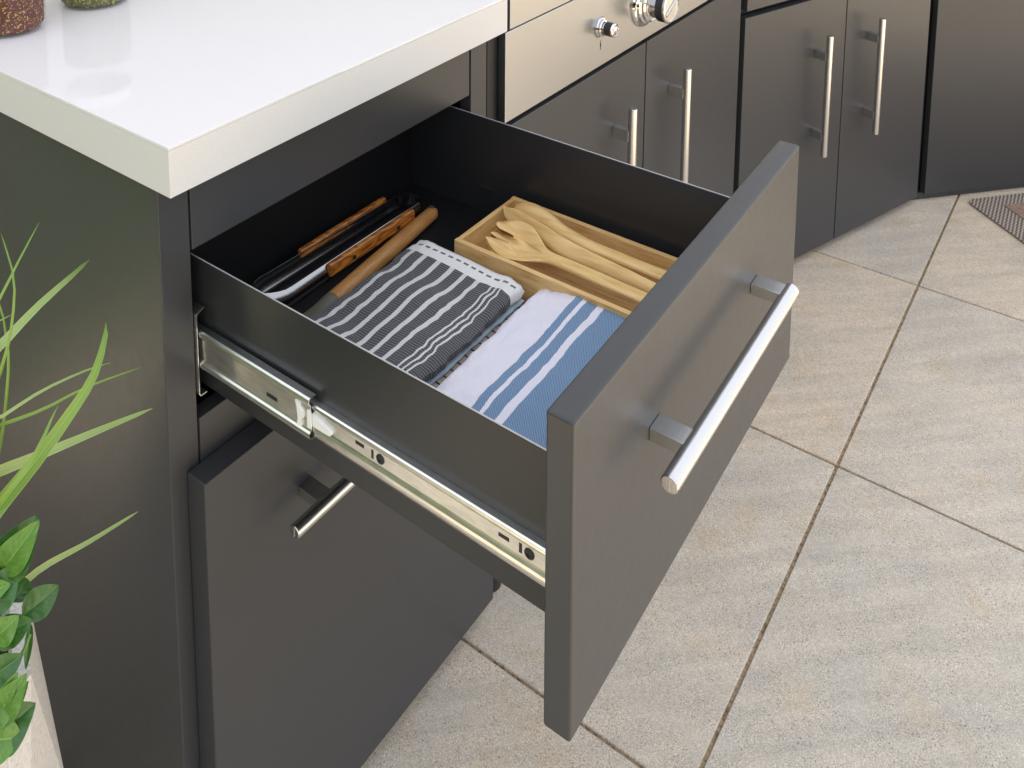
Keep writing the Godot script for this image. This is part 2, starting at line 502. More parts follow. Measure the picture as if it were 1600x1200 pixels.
func curve(pts: Array, n: int) -> Array:
	var c := Curve3D.new()
	for i in pts.size():
		var d: Vector3 = (pts[mini(i + 1, pts.size() - 1)] - pts[maxi(i - 1, 0)]) / 6.0
		c.add_point(pts[i], -d, d)
	var out := []
	var total := c.get_baked_length()
	for i in n + 1: out.append(c.sample_baked(total * i / n, true))
	return out


func blade(pts: Array, width: float, eye_side: Vector3) -> MB:
	var b := MB.new(); var p := curve(pts, 26); var rows := []; var U := []
	for i in p.size():
		var d: Vector3 = (p[mini(i + 1, p.size() - 1)] - p[maxi(i - 1, 0)]).normalized()
		var s := d.cross(eye_side).normalized(); var up := s.cross(d).normalized()
		var f := i / float(p.size() - 1)
		var w := width * (0.55 + 0.45 * sin(minf(f * 2.2, PI / 2))) * pow(1.0 - f, 0.5) + 0.0002
		rows.append([p[i] - s * w / 2 + up * w * 0.12, p[i] - s * w * 0.06, p[i] + up * w * 0.03, p[i] + s * w * 0.06, p[i] + s * w / 2 + up * w * 0.12])
		U.append([Vector2(0, f), Vector2(0.44, f), Vector2(0.5, f), Vector2(0.56, f), Vector2(1, f)])
	b.grid(rows, false, false, U)
	return b


func leaf(base: Vector3, tip: Vector3, width: float, face: Vector3, droop := 0.1, fold := 0.18) -> MB:
	var b := MB.new(); var d := tip - base; var l := d.length()
	var s := d.cross(face).normalized(); var up := s.cross(d.normalized()).normalized()
	var rows := []; var U := []
	var cols := [-1.0, -0.8, -0.55, -0.3, -0.06, 0.0, 0.06, 0.3, 0.55, 0.8, 1.0]
	for i in 19:
		var f := i / 18.0
		var w := width * 0.5 * pow(sin(PI * pow(f, 0.72)), 0.8) * (1.0 if f < 0.98 else 0.4) + 0.0003
		var m := base + d * f + up * (sin(PI * f) * l * droop)
		var row := []; var ur := []
		for c in cols:
			ur.append(Vector2(c * 0.5 + 0.5, f))
			var ripple := 0.02 * l * sin(f * 26.0 - absf(c) * 7.0) * absf(c) * (1.0 - absf(c)) * 1.4
			row.append(m + s * w * c + up * (absf(c) * w * fold * 2.0 - (0.03 * w if absf(c) < 0.03 else 0.0) + ripple + 0.05 * w * sin(f * 17.0) * absf(c)))
		rows.append(row); U.append(ur)
	b.grid(rows, false, false, U)
	return b


# ---------------------------------------------------------------- the scene
func _ready() -> void:
	rng.seed = 4
	var cam := Camera3D.new(); cam.name = "camera"; add_child(cam)
	cam.transform = Transform3D(Basis(Vector3(0.608778, -0.001486, 0.793339), Vector3(0.113058, 0.989954, -0.084902), Vector3(-0.785243, 0.141380, 0.602830)), Vector3(-0.4933, 1.3254, 0.6933))
	var near := 0.05
	cam.projection = Camera3D.PROJECTION_FRUSTUM; cam.near = near; cam.far = 400.0
	cam.size = near * 1200.0 / 1527.34                      # a shifted lens: the picture is the lower part of a nearly level view
	cam.frustum_offset = Vector2(near * (800.0 - 703.72) / 1527.34, -near * (600.0 + 276.11) / 1527.34)
	cam.current = true
	var env := Environment.new(); var we := WorldEnvironment.new(); we.name = "environment"; we.environment = env; add_child(we)
	var sky := Sky.new(); var sm := ProceduralSkyMaterial.new()
	sm.sky_top_color = Color(0.86, 0.88, 0.93); sm.sky_horizon_color = Color(0.94, 0.94, 0.94); sm.sky_curve = 0.25
	sm.ground_bottom_color = Color(0.45, 0.42, 0.36); sm.ground_horizon_color = Color(0.7, 0.69, 0.66); sm.energy_multiplier = 0.5
	sky.sky_material = sm
	env.background_mode = Environment.BG_SKY; env.sky = sky
	env.tonemap_mode = Environment.TONE_MAPPER_LINEAR; env.tonemap_exposure = 3.75
	env.sdfgi_enabled = true; env.ssao_enabled = true; env.ssil_enabled = true
	var sun := DirectionalLight3D.new(); sun.name = "sun"; add_child(sun)
	sun.light_energy = 1.6; sun.light_color = Color(1.0, 0.95, 0.87); sun.light_angular_distance = 0.5; sun.shadow_enabled = true
	sun.look_at_from_position(Vector3.ZERO, Vector3(-0.35, -0.75, 0.56), Vector3.UP)   # behind the added wall: the kitchen lies in its shade

	make_materials()
	build_setting()
	build_drawer_cabinet()
	build_grill()
	build_far_cabinets()
	build_drawer_contents()
	build_jars()
	build_plants()


func build_setting() -> void:
	var b := MB.new(); var nn := Vector3.UP
	b.quad(Vector3(-150, -0.03, -150), Vector3(150, -0.03, -150), Vector3(150, -0.03, 150), Vector3(-150, -0.03, 150), nn)
	var lawn := mat(Color.WHITE, 0.95)
	lawn.albedo_texture = tex(ramp_img(noise_img(256, 0.05, 201, 4), [lin(0.025, 0.045, 0.01), lin(0.045, 0.08, 0.018), lin(0.07, 0.11, 0.03)]))
	lawn.uv1_world_triplanar = true
	obj("ground", b, tri_map(lawn, Vector3.ONE * 1.3)).set_meta("kind", "structure")
	# paving: a bed of grout, and square porcelain tiles on it
	var turn := Transform3D(Basis(Vector3.UP, deg_to_rad(0.6932)), Vector3.ZERO)
	b = MB.new(); b.xf = turn
	b.rbox(Vector3(-0.795, -0.05, -0.95), Vector3(7.2, -0.0035, 6.6), 0.001, 1)
	b.rbox(Vector3(-1.425, -0.05, -0.314), Vector3(-0.7951, -0.0035, 6.6), 0.001, 1)
	var patio := obj("patio", b, M.grout); patio.set_meta("kind", "structure")
	var shapes := []
	for k in 8:
		var m := MB.new()
		m.rbox(Vector3(-0.3128, -0.02, -0.3128), Vector3(0.3128, 0, 0.3128), 0.0018, 1, 1.5, Vector2(rng.randf(), rng.randf()))
		shapes.append(m.mesh())
	var pw := at_world(patio)
	for i in range(-3, 10):
		for j in range(-2 if i > -3 else -1, 10):
			var o := MeshInstance3D.new(); o.name = numbered("tile", patio)
			o.mesh = shapes[rng.randi() % 8]
			var k := rng.randi() % 3
			if i == -1 and j >= 0: k = 2                       # a run of peach-toned tiles by the lower door
			elif i == 0 and j >= -1: k = rng.randi() % 2
			o.material_override = M.tiles[k]
			patio.add_child(o, true)
			o.transform = Transform3D(turn.basis * Basis(Vector3.UP, PI / 2 * (rng.randi() % 2) * 2.0), turn * Vector3(0.4651 + (i + 0.5) * 0.6301, rng.randf() * 0.0006, 0.3162 + (j + 0.5) * 0.6301) - pw)
	# unseen wall added for shade, and a hedge that goes on from it
	b = box(Vector3(-0.25, 0, -1.0), Vector3(6.0, 2.62, -0.8), 0.004)
	tag(obj("added_shade_wall", b, M.render), "pale rendered wall added behind the kitchen cabinets to keep the sun off them", "wall")
	var h := thing("hedge", "clipped green hedge growing along the left edge of the patio", "hedge", Vector3(-1.7, 0, -1.5))
	obj("trunk", box(Vector3(-1.85, -0.03, -2.9), Vector3(-1.6, 1.5, -0.1), 0.05), mat(lin(0.03, 0.04, 0.015), 0.9), h)
	var fol := MB.new()
	for k in 6000:
		var p := Vector3(rng.randf_range(-1.66, -1.45), rng.randf_range(0.0, 1.6), rng.randf_range(-3.0, 0.0))
		var a := Vector3(rng.randf_range(-1, 1), rng.randf_range(-1, 1), rng.randf_range(-1, 1)).normalized()
		var s := a.cross(Vector3(rng.randf_range(-1, 1), 1, rng.randf_range(-1, 1))).normalized()
		var q := a.cross(s)
		fol.quad(p, p + a * 0.035 + s * 0.014, p + a * 0.07, p + a * 0.035 - s * 0.014, q)
	var fo := obj("foliage", fol, mat(lin(0.07, 0.12, 0.03), 0.5), h); fo.set_meta("kind", "stuff")
	build_rug()


func build_rug() -> void:
	var xf := turn_at(Vector3(2.1855, 0.0, 0.31), 41.4)
	var r := thing("rug", "woven grey beige outdoor rug with a brown middle panel", "rug", Vector3(2.45, 0, 0.85))
	var weave := Image.create(64, 64, false, Image.FORMAT_RGB8)
	for y in 64:
		for x in 64:
			var on := ((x / 8 + y / 8) % 2) == 0
			var e := absf(x % 8 - 3.5) + absf(y % 8 - 3.5)
			weave.set_pixel(x, y, (Color(0.74, 0.69, 0.62) if on else Color(0.34, 0.29, 0.25)).lightened(0.05 if e < 3 else 0.0))
	var hm := weave.duplicate(); hm.convert(Image.FORMAT_L8)
	var wm := mat(Color.WHITE, 0.85); wm.albedo_texture = tex(weave); bump(wm, hm, 0.15)
	wm.uv1_scale = Vector3(22, 22, 1)
	var poly := PackedVector2Array()
	var sx := 1.0; var sz := 0.62; var rad := 0.022
	for e in [[rad, rad, PI], [sx - rad, rad, PI * 1.5], [sx - rad, sz - rad, 0.0], [rad, sz - rad, PI / 2]]:
		for k in 7:
			var w: float = e[2] + PI / 2 * k / 6.0
			poly.append(Vector2(e[0] + rad * cos(w), e[1] + rad * sin(w)))
	var b := MB.new(); b.xf = xf
	for i in poly.size():
		var a := poly[i]; var c := poly[(i + 1) % poly.size()]
		var d := (c - a).normalized(); var o := Vector3(d.y, 0, -d.x)
		b.quad(Vector3(a.x, 0.001, a.y), Vector3(c.x, 0.001, c.y), Vector3(c.x, 0.006, c.y), Vector3(a.x, 0.006, a.y), o)
	var idx := Geometry2D.triangulate_polygon(poly)
	for k in range(0, idx.size(), 3):
		var p := []
		for q in 3: p.append(poly[idx[k + q]])
		b.tri(Vector3(p[0].x, 0.006, p[0].y), Vector3(p[1].x, 0.006, p[1].y), Vector3(p[2].x, 0.006, p[2].y), Vector3.UP, Vector3.UP, Vector3.UP, p[0], p[1], p[2])
	obj("border", b, wm, r)
	var im := ramp_img(noise_img(256, 0.02, 303, 4), [lin(0.16, 0.09, 0.06), lin(0.38, 0.25, 0.18), lin(0.24, 0.15, 0.10), lin(0.42, 0.29, 0.21), lin(0.26, 0.16, 0.12)])
	var pm := tri_map(mat(Color.WHITE, 0.85), Vector3(5, 5, 40)); pm.albedo_texture = tex(im)
	obj("middle_panel", box(Vector3(0.075, 0.003, 0.045), Vector3(sx - 0.075, 0.0085, sz - 0.045), 0.001, 1, xf), pm, r)


func build_drawer_cabinet() -> void:
	var pz := -0.0372
	var c := thing("drawer_cabinet", "dark grey kitchen cabinet with white worktop and its top drawer pulled out", "cabinet", Vector3(0.27, 0, -0.33))
	obj("end_panel", box(Vector3(0.0121, 0.03, -0.62), Vector3(0.0466, 0.8715, pz), 0.0012, 2), M.cab, c)
	obj("worktop", box(Vector3(0, 0.9166, -0.68), Vector3(0.5325, 0.92, 0), 0.0008, 2), M.quartz, c)
	obj("worktop_edge", box(Vector3(0.0001, 0.872, -0.68), Vector3(0.5324, 0.9165, -0.0001), 0.0004, 1), M.honed, c)
	obj("top_rail", box(Vector3(0.0487, 0.785, pz - 0.018), Vector3(0.4991, 0.8713, pz), 0.0009), M.cab, c)
	obj("middle_rail", box(Vector3(0.0487, 0.52, pz - 0.018), Vector3(0.4991, 0.6055, pz), 0.0009), M.cab, c)
	obj("filler_strip", box(Vector3(0.502, 0.03, pz - 0.018), Vector3(0.538, 0.8713, pz), 0.0009), M.cab, c)
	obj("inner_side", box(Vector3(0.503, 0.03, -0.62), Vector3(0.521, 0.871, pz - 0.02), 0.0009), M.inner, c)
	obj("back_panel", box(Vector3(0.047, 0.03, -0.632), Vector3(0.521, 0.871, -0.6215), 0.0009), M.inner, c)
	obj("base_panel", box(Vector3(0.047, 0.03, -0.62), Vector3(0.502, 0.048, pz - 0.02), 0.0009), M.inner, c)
	for x in [0.04, 0.49]:
		var f := MB.new(); f.xf.origin = Vector3(x, 0, -0.1); f.lathe([[0, 0], [0.018, 0], [0.02, 0.003], [0.016, 0.03], [0, 0.03]], 20)
		obj("foot", f, M.rubber, c)
	var b := MB.new()
	b.strip(PackedVector2Array([Vector2(0.0565, 0.7225), Vector2(0.0492, 0.7195), Vector2(0.0476, 0.7170), Vector2(0.0476, 0.6345), Vector2(0.0490, 0.6320), Vector2(0.0560, 0.6320)]), 0.0009, -0.5, -0.0335)
	obj("slide_channel", b, M.zinc, c)
	# lower door
	var d := obj("door", box(Vector3(0.0307, 0.025, pz + 0.0008), Vector3(0.5203, 0.5596, -0.0092), 0.0016, 2), M.cab, c)
	handle(false, Vector3(0.113, 0.4655, -0.0092), 0.325, 0.048, 0.277, 0.034, Transform3D(), d)
	# drawer: a sheet-metal box with a thick front, on ball-bearing slides
	var z0 := -0.13; var z1 := 0.368; var x0 := 0.0606; var x1 := 0.4889; var y0 := 0.6329; var y1 := 0.7675; var th := 0.0022
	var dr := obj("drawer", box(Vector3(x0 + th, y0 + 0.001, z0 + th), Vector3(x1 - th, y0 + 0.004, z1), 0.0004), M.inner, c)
	obj("side_panel", box(Vector3(x0, y0, z0), Vector3(x0 + th, y1, z1), 0.0007, 2), M.box, dr)
	obj("side_panel", box(Vector3(x1 - th, y0, z0), Vector3(x1, y1, z1), 0.0007, 2), M.box, dr)
	for x in [x0, x1 - th]:   # pale grey strips along the top edges of the sides
		obj("edge_strip", box(Vector3(x + 0.0005, y1 - 0.0005, z0 + 0.002), Vector3(x + th - 0.0004, y1 + 0.0006, z1), 0.0003, 1), M.edge, dr)
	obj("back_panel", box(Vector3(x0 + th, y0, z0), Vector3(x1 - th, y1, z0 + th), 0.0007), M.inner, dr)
	var fx := Transform3D(Basis(Vector3.UP, deg_to_rad(1.289)), Vector3(0.27, 0.7, 0.3672)) * Transform3D(Basis(Vector3.RIGHT, deg_to_rad(-0.2155)), Vector3.ZERO) * Transform3D(Basis(), Vector3(-0.27, -0.7, -0.3672))
	obj("front_panel", box(Vector3(0.0321, 0.5742, 0.3672), Vector3(0.5336, 0.8279, 0.39), 0.0026, 4, fx), M.cab, dr)
	handle(false, Vector3(0.118, 0.7365, 0.3899), 0.2915, 0.047, 0.279, 0.0335, fx, dr)
	b = MB.new()   # drawer member of the slide
	b.strip(PackedVector2Array([Vector2(0.0600, 0.6935), Vector2(0.0548, 0.6935), Vector2(0.0536, 0.6925), Vector2(0.0533, 0.6908), Vector2(0.0537, 0.6890), Vector2(0.0545, 0.6880), Vector2(0.0552, 0.6872), Vector2(0.0552, 0.6748), Vector2(0.0549, 0.6737), Vector2(0.0546, 0.6727), Vector2(0.0535, 0.6708), Vector2(0.0532, 0.6680), Vector2(0.0536, 0.6650), Vector2(0.0550, 0.6618), Vector2(0.0600, 0.6605)]), 0.0008, -0.12, 0.3672)
	var ds := obj("drawer_slide", b, M.zinc, dr)
	b = MB.new()   # middle member
	b.strip(PackedVector2Array([Vector2(0.0575, 0.7008), Vector2(0.0515, 0.7008), Vector2(0.0500, 0.6998), Vector2(0.0493, 0.6980), Vector2(0.0496, 0.6955), Vector2(0.0512, 0.6938), Vector2(0.0515, 0.6925), Vector2(0.0515, 0.6808), Vector2(0.0519, 0.6806), Vector2(0.0519, 0.6702), Vector2(0.0510, 0.6685), Vector2(0.0495, 0.6670), Vector2(0.0492, 0.6650), Vector2(0.0497, 0.6628), Vector2(0.0515, 0.6610), Vector2(0.0570, 0.6600)]), 0.0009, -0.2, 0.1183)
	obj("slide_member", b, M.zinc, dr)
	for e in [[0.174, 0.6830, 0.0050, 0.0017, "slot"], [0.1885, 0.6812, 0.0014, 0.0042, "slot"], [0.3228, 0.6818, 0.0050, 0.0017, "slot"], [0.338, 0.6815, 0.0014, 0.0042, "slot"]]:
		obj(e[4], box(Vector3(0.05455, e[1] - e[3], e[0] - e[2]), Vector3(0.0553, e[1] + e[3], e[0] + e[2]), 0.0003, 2), M.black, dr)
	obj("slot", box(Vector3(0.05085, 0.6765, 0.061), Vector3(0.0513, 0.6802, 0.075), 0.0002), M.black, dr)
	for z in [0.1975, 0.346]:
		var s := MB.new(); s.xf = Transform3D(Basis(Vector3.BACK, PI / 2), Vector3(0.0552, 0.6812, z))
		s.lathe([[0.0046, 0], [0.0044, 0.001], [0.0028, 0.0021], [0.0019, 0.0021], [0.0016, 0.0012], [0, 0.0012]], 18)
		obj("screw", s, M.black, dr)
	b = MB.new(); b.xf = Transform3D(Basis(Vector3(0, 0, 1), Vector3(0, 1, 0), Vector3(-1, 0, 0)), Vector3(0.0511, 0, 0))   # (z, y) outline, out of the slide
	b.extrude(PackedVector2Array([Vector2(0.1005, 0.6925), Vector2(0.1055, 0.6915), Vector2(0.1050, 0.6880), Vector2(0.1100, 0.6845), Vector2(0.1105, 0.6795), Vector2(0.1065, 0.6765), Vector2(0.1075, 0.6700), Vector2(0.1020, 0.6690), Vector2(0.1035, 0.6760), Vector2(0.1025, 0.6860)]), -0.0002, 0.0016)
	b.extrude(PackedVector2Array([Vector2(0.1150, 0.6890), Vector2(0.1195, 0.6890), Vector2(0.1200, 0.6730), Vector2(0.1150, 0.6720)]), -0.0002, 0.0012)
	obj("plastic_clip", b, M.plastic, dr)
	b = MB.new(); b.xf = Transform3D(Basis(Vector3(0, 0, 1), Vector3(0, 1, 0), Vector3(-1, 0, 0)), Vector3(0.0549, 0, 0))
	b.extrude(PackedVector2Array([Vector2(0.1185, 0.6855), Vector2(0.1290, 0.6825), Vector2(0.1400, 0.6795), Vector2(0.1425, 0.6770), Vector2(0.1410, 0.6750), Vector2(0.1330, 0.6745), Vector2(0.1185, 0.6745)]), 0.0, 0.003)
	obj("plastic_tongue", b, M.plastic, dr)
	for p in [Vector3(0.4866, 0.668, 0.187), Vector3(0.4866, 0.668, 0.0)]:   # sheet-metal tabs bent out of the far side
		b = MB.new()
		b.rbox(p + Vector3(-0.0025, 0.004, -0.009), p + Vector3(0, 0.005, 0.009), 0.0002)
		b.rbox(p + Vector3(-0.0025, -0.004, 0.008), p + Vector3(0, 0.004, 0.009), 0.0002)
		obj("tab", b, M.steel_z, dr)


func build_grill() -> void:
	var xf := turn_at(Vector3(0.5739, 0, -0.0297), 0.8536)
	var g := thing("gas_grill", "built-in stainless steel grill front with chrome and black control knobs", "grill", Vector3(1.0, 0.72, -0.2))
	obj("control_panel", box(Vector3(-0.002, 0.7197, -0.02), Vector3(0.852, 0.8512, 0), 0.0012, 2, xf), M.panel_steel, g)
	obj("upper_panel", box(Vector3(0.0095, 0.8524, -0.02), Vector3(0.852, 0.96, -0.0006), 0.001, 2, xf), M.panel_steel, g)
	obj("housing", box(Vector3(0.0, 0.722, -0.55), Vector3(0.85, 0.955, -0.021), 0.002, 1, xf), M.steel_x, g)
	var out := Basis(Vector3.RIGHT, PI / 2)   # turns a lathe's axis to point out of the panel
	var black_grip := mat(lin(0.02, 0.02, 0.02), 0.35)
	var k := MB.new(); k.xf = xf * Transform3D(out, Vector3(0.2576, 0.7863, 0))
	k.lathe([[0.0175, 0], [0.0175, 0.003], [0.0165, 0.0045], [0.0135, 0.005]], 6)
	k.lathe([[0.0140, 0.0045], [0.0140, 0.0075], [0.0122, 0.0095], [0.0095, 0.010], [0.0095, 0.013]], 28)
	var kb := obj("ignition_knob", k, M.chrome, g)
	k = MB.new(); k.xf = xf * Transform3D(out, Vector3(0.2576, 0.7863, 0))
	k.lathe([[0.0112, 0.0125], [0.0112, 0.0245]], 28)
	obj("grip", k, black_grip, kb)
	k = MB.new(); k.xf = xf * Transform3D(out, Vector3(0.2576, 0.7863, 0))
	k.lathe([[0.0112, 0.0245], [0.0117, 0.0255], [0.0112, 0.0275], [0.0092, 0.0285], [0.0086, 0.0278], [0.0064, 0.0278], [0.006, 0.0292], [0.0032, 0.0295], [0.0028, 0.0288], [0, 0.029]], 28)
	obj("cap", k, M.chrome, kb)
	for x in [0.4052, 0.66]:
		var base := xf * Transform3D(out, Vector3(x, 0.7905, 0))
		k = MB.new(); k.xf = base
		k.lathe([[0.044, 0], [0.044, 0.003], [0.042, 0.006], [0.038, 0.007], [0.0365, 0.0115], [0.033, 0.0135], [0.0325, 0.0175], [0.0295, 0.020], [0.0285, 0.0185], [0.0245, 0.0185], [0.0235, 0.034]], 48)
		var kn := obj("burner_knob", k, M.chrome, g)
		k = MB.new(); k.xf = base
		k.lathe([[0.0238, 0.034], [0.0272, 0.0345]], 48)
		for i in 60:   # a knurled grip
			var w0 := TAU * i / 60.0; var w1 := TAU * (i + 0.5) / 60.0; var w2 := TAU * (i + 1) / 60.0
			var a := Vector3(cos(w0), 0, sin(w0)) * 0.0264; var b := Vector3(cos(w1), 0, sin(w1)) * 0.0276; var d := Vector3(cos(w2), 0, sin(w2)) * 0.0264
			for e in [[a, b], [b, d]]:
				var nn = (Vector3(e[0].x, 0, e[0].z) + Vector3(e[1].x, 0, e[1].z) + (e[1] - e[0]).cross(Vector3.UP) * (8.0 if (e[1] - e[0]).cross(Vector3.UP).dot(e[0]) > 0 else -8.0)).normalized()
				k.quad(e[0] + Vector3.UP * 0.0345, e[1] + Vector3.UP * 0.0345, e[1] + Vector3.UP * 0.047, e[0] + Vector3.UP * 0.047, nn)
		obj("grip", k, black_grip, kn)
		k = MB.new(); k.xf = base
		k.lathe([[0.0272, 0.047], [0.0285, 0.048], [0.0285, 0.051], [0.0275, 0.0525], [0.0255, 0.053], [0.025, 0.0515], [0, 0.0515]], 48)
		obj("cap", k, M.steel_x, kn)
		k = MB.new(); k.xf = base * Transform3D(Basis(Vector3.UP, 0.5), Vector3.ZERO)   # the raised pointer on the face
		k.rbox(Vector3(-0.0235, 0.0512, -0.0032), Vector3(0.0235, 0.0545, 0.0032), 0.0008)
		obj("pointer", k, M.chrome, kn)
		k = MB.new(); k.xf = xf * Transform3D(Basis(), Vector3(x - 0.0393, 0.796, 0.00625))
		k.rbox(Vector3(-0.0022, -0.0006, 0), Vector3(0.0022, 0.0006, 0.0006), 0.0001); k.rbox(Vector3(-0.0006, -0.0022, 0.0001), Vector3(0.0006, 0.0022, 0.0005), 0.0001)
		obj("mark", k, M.black, kn)
	k = MB.new(); k.xf = xf * Transform3D(Basis(), Vector3(0.2613, 0.7553, 0.0004))   # the printed spark sign
	k.extrude(PackedVector2Array([Vector2(0.0012, 0.0085), Vector2(-0.0022, -0.0008), Vector2(-0.0002, -0.0008), Vector2(-0.0012, -0.0085), Vector2(0.0022, 0.0012), Vector2(0.0003, 0.0012)]), -0.0003, 0.0001)
	obj("spark_mark", k, M.black, g)


func front_door(xf: Transform3D, s0: float, s1: float, y0: float, y1: float, parent: Node) -> MeshInstance3D:
	return obj("door", box(Vector3(s0, y0, -0.02), Vector3(s1, y1, 0), 0.0011, 2, xf), M.cab, parent)


func build_far_cabinets() -> void:
	var xf := turn_at(Vector3(0.5739, 0, -0.0297), 0.8536)
	var c := thing("grill_cabinet", "dark grey double door cabinet under the stainless steel grill", "cabinet", Vector3(1.0, 0, -0.33))
	obj("carcass", box(Vector3(0.004, 0.028, -0.56), Vector3(0.846, 0.716, -0.0225), 0.001, 1, xf), M.inner, c)
	obj("side_panel", box(Vector3(-0.028, 0.028, -0.57), Vector3(-0.004, 0.90, -0.012), 0.001, 1, xf), M.inner, c)
	for s in [0.03, 0.42, 0.82]:
		var f := MB.new(); f.xf = xf * Transform3D(Basis(), Vector3(s, 0, -0.07)); f.lathe([[0, 0], [0.018, 0], [0.02, 0.003], [0.016, 0.028], [0, 0.028]], 20)
		obj("foot", f, M.rubber, c)
	var d := front_door(xf, 0.0, 0.4199, 0.022, 0.7123, c)
	handle(true, Vector3(0.3125, 0.3570, 0), 0.283, 0.048, 0.235, 0.034, xf, d)
	d = front_door(xf, 0.4241, 0.846, 0.022, 0.7123, c)
	handle(true, Vector3(0.5185, 0.3590, 0), 0.283, 0.048, 0.235, 0.034, xf, d)
	var f0 := MB.new(); f0.xf.origin = Vector3(0.557, 0, -0.042); f0.lathe([[0, 0], [0.016, 0], [0.018, 0.002], [0.015, 0.05], [0, 0.05]], 20)
	obj("foot", f0, M.rubber, c)

	xf = turn_at(Vector3(1.435, 0, -0.0133), 18.85)
	c = thing("angled_cabinet", "dark grey angled double door cabinet between the grill and the corner", "cabinet", Vector3(1.85, 0, -0.1))
	obj("carcass", box(Vector3(-0.02, 0.03, -0.5), Vector3(0.71, 0.9, -0.022), 0.001, 1, xf), M.inner, c)
	d = front_door(xf, 0.002, 0.3517, 0.02, 0.6325, c)
	handle(true, Vector3(0.2463, 0.2730, 0), 0.282, 0.046, 0.232, 0.034, xf, d)
	d = front_door(xf, 0.3549, 0.6993, 0.02, 0.9, c)
	handle(true, Vector3(0.4418, 0.2742, 0), 0.282, 0.045, 0.232, 0.034, xf, d)
	obj("upper_panel", box(Vector3(0.006, 0.6465, -0.02), Vector3(0.3517, 0.9, 0), 0.0011, 2, xf), M.cab, c)
	obj("worktop", box(Vector3(-0.03, 0.902, -0.55), Vector3(0.73, 0.95, 0.02), 0.001, 2, xf), M.quartz, c)

	xf = turn_at(Vector3(2.1208, 0, 0.2255), 41.42)
	c = thing("corner_cabinet", "plain dark grey cabinet side at the far right behind the rug", "cabinet", Vector3(2.5, 0, 0.4))
	obj("front_panel", box(Vector3(0, 0.02, -0.02), Vector3(1.1, 0.9, 0), 0.0011, 2, xf), M.cab, c)
	obj("carcass", box(Vector3(-0.012, 0.02, -0.5), Vector3(1.1, 0.9, -0.024), 0.001, 1, xf), M.inner, c)
	obj("plinth", box(Vector3(-0.03, 0.001, -0.2), Vector3(1.08, 0.0195, -0.012), 0.001, 1, xf), M.cab, c)
	obj("worktop", box(Vector3(0, 0.902, -0.55), Vector3(1.12, 0.95, 0.02), 0.001, 2, xf), M.quartz, c)


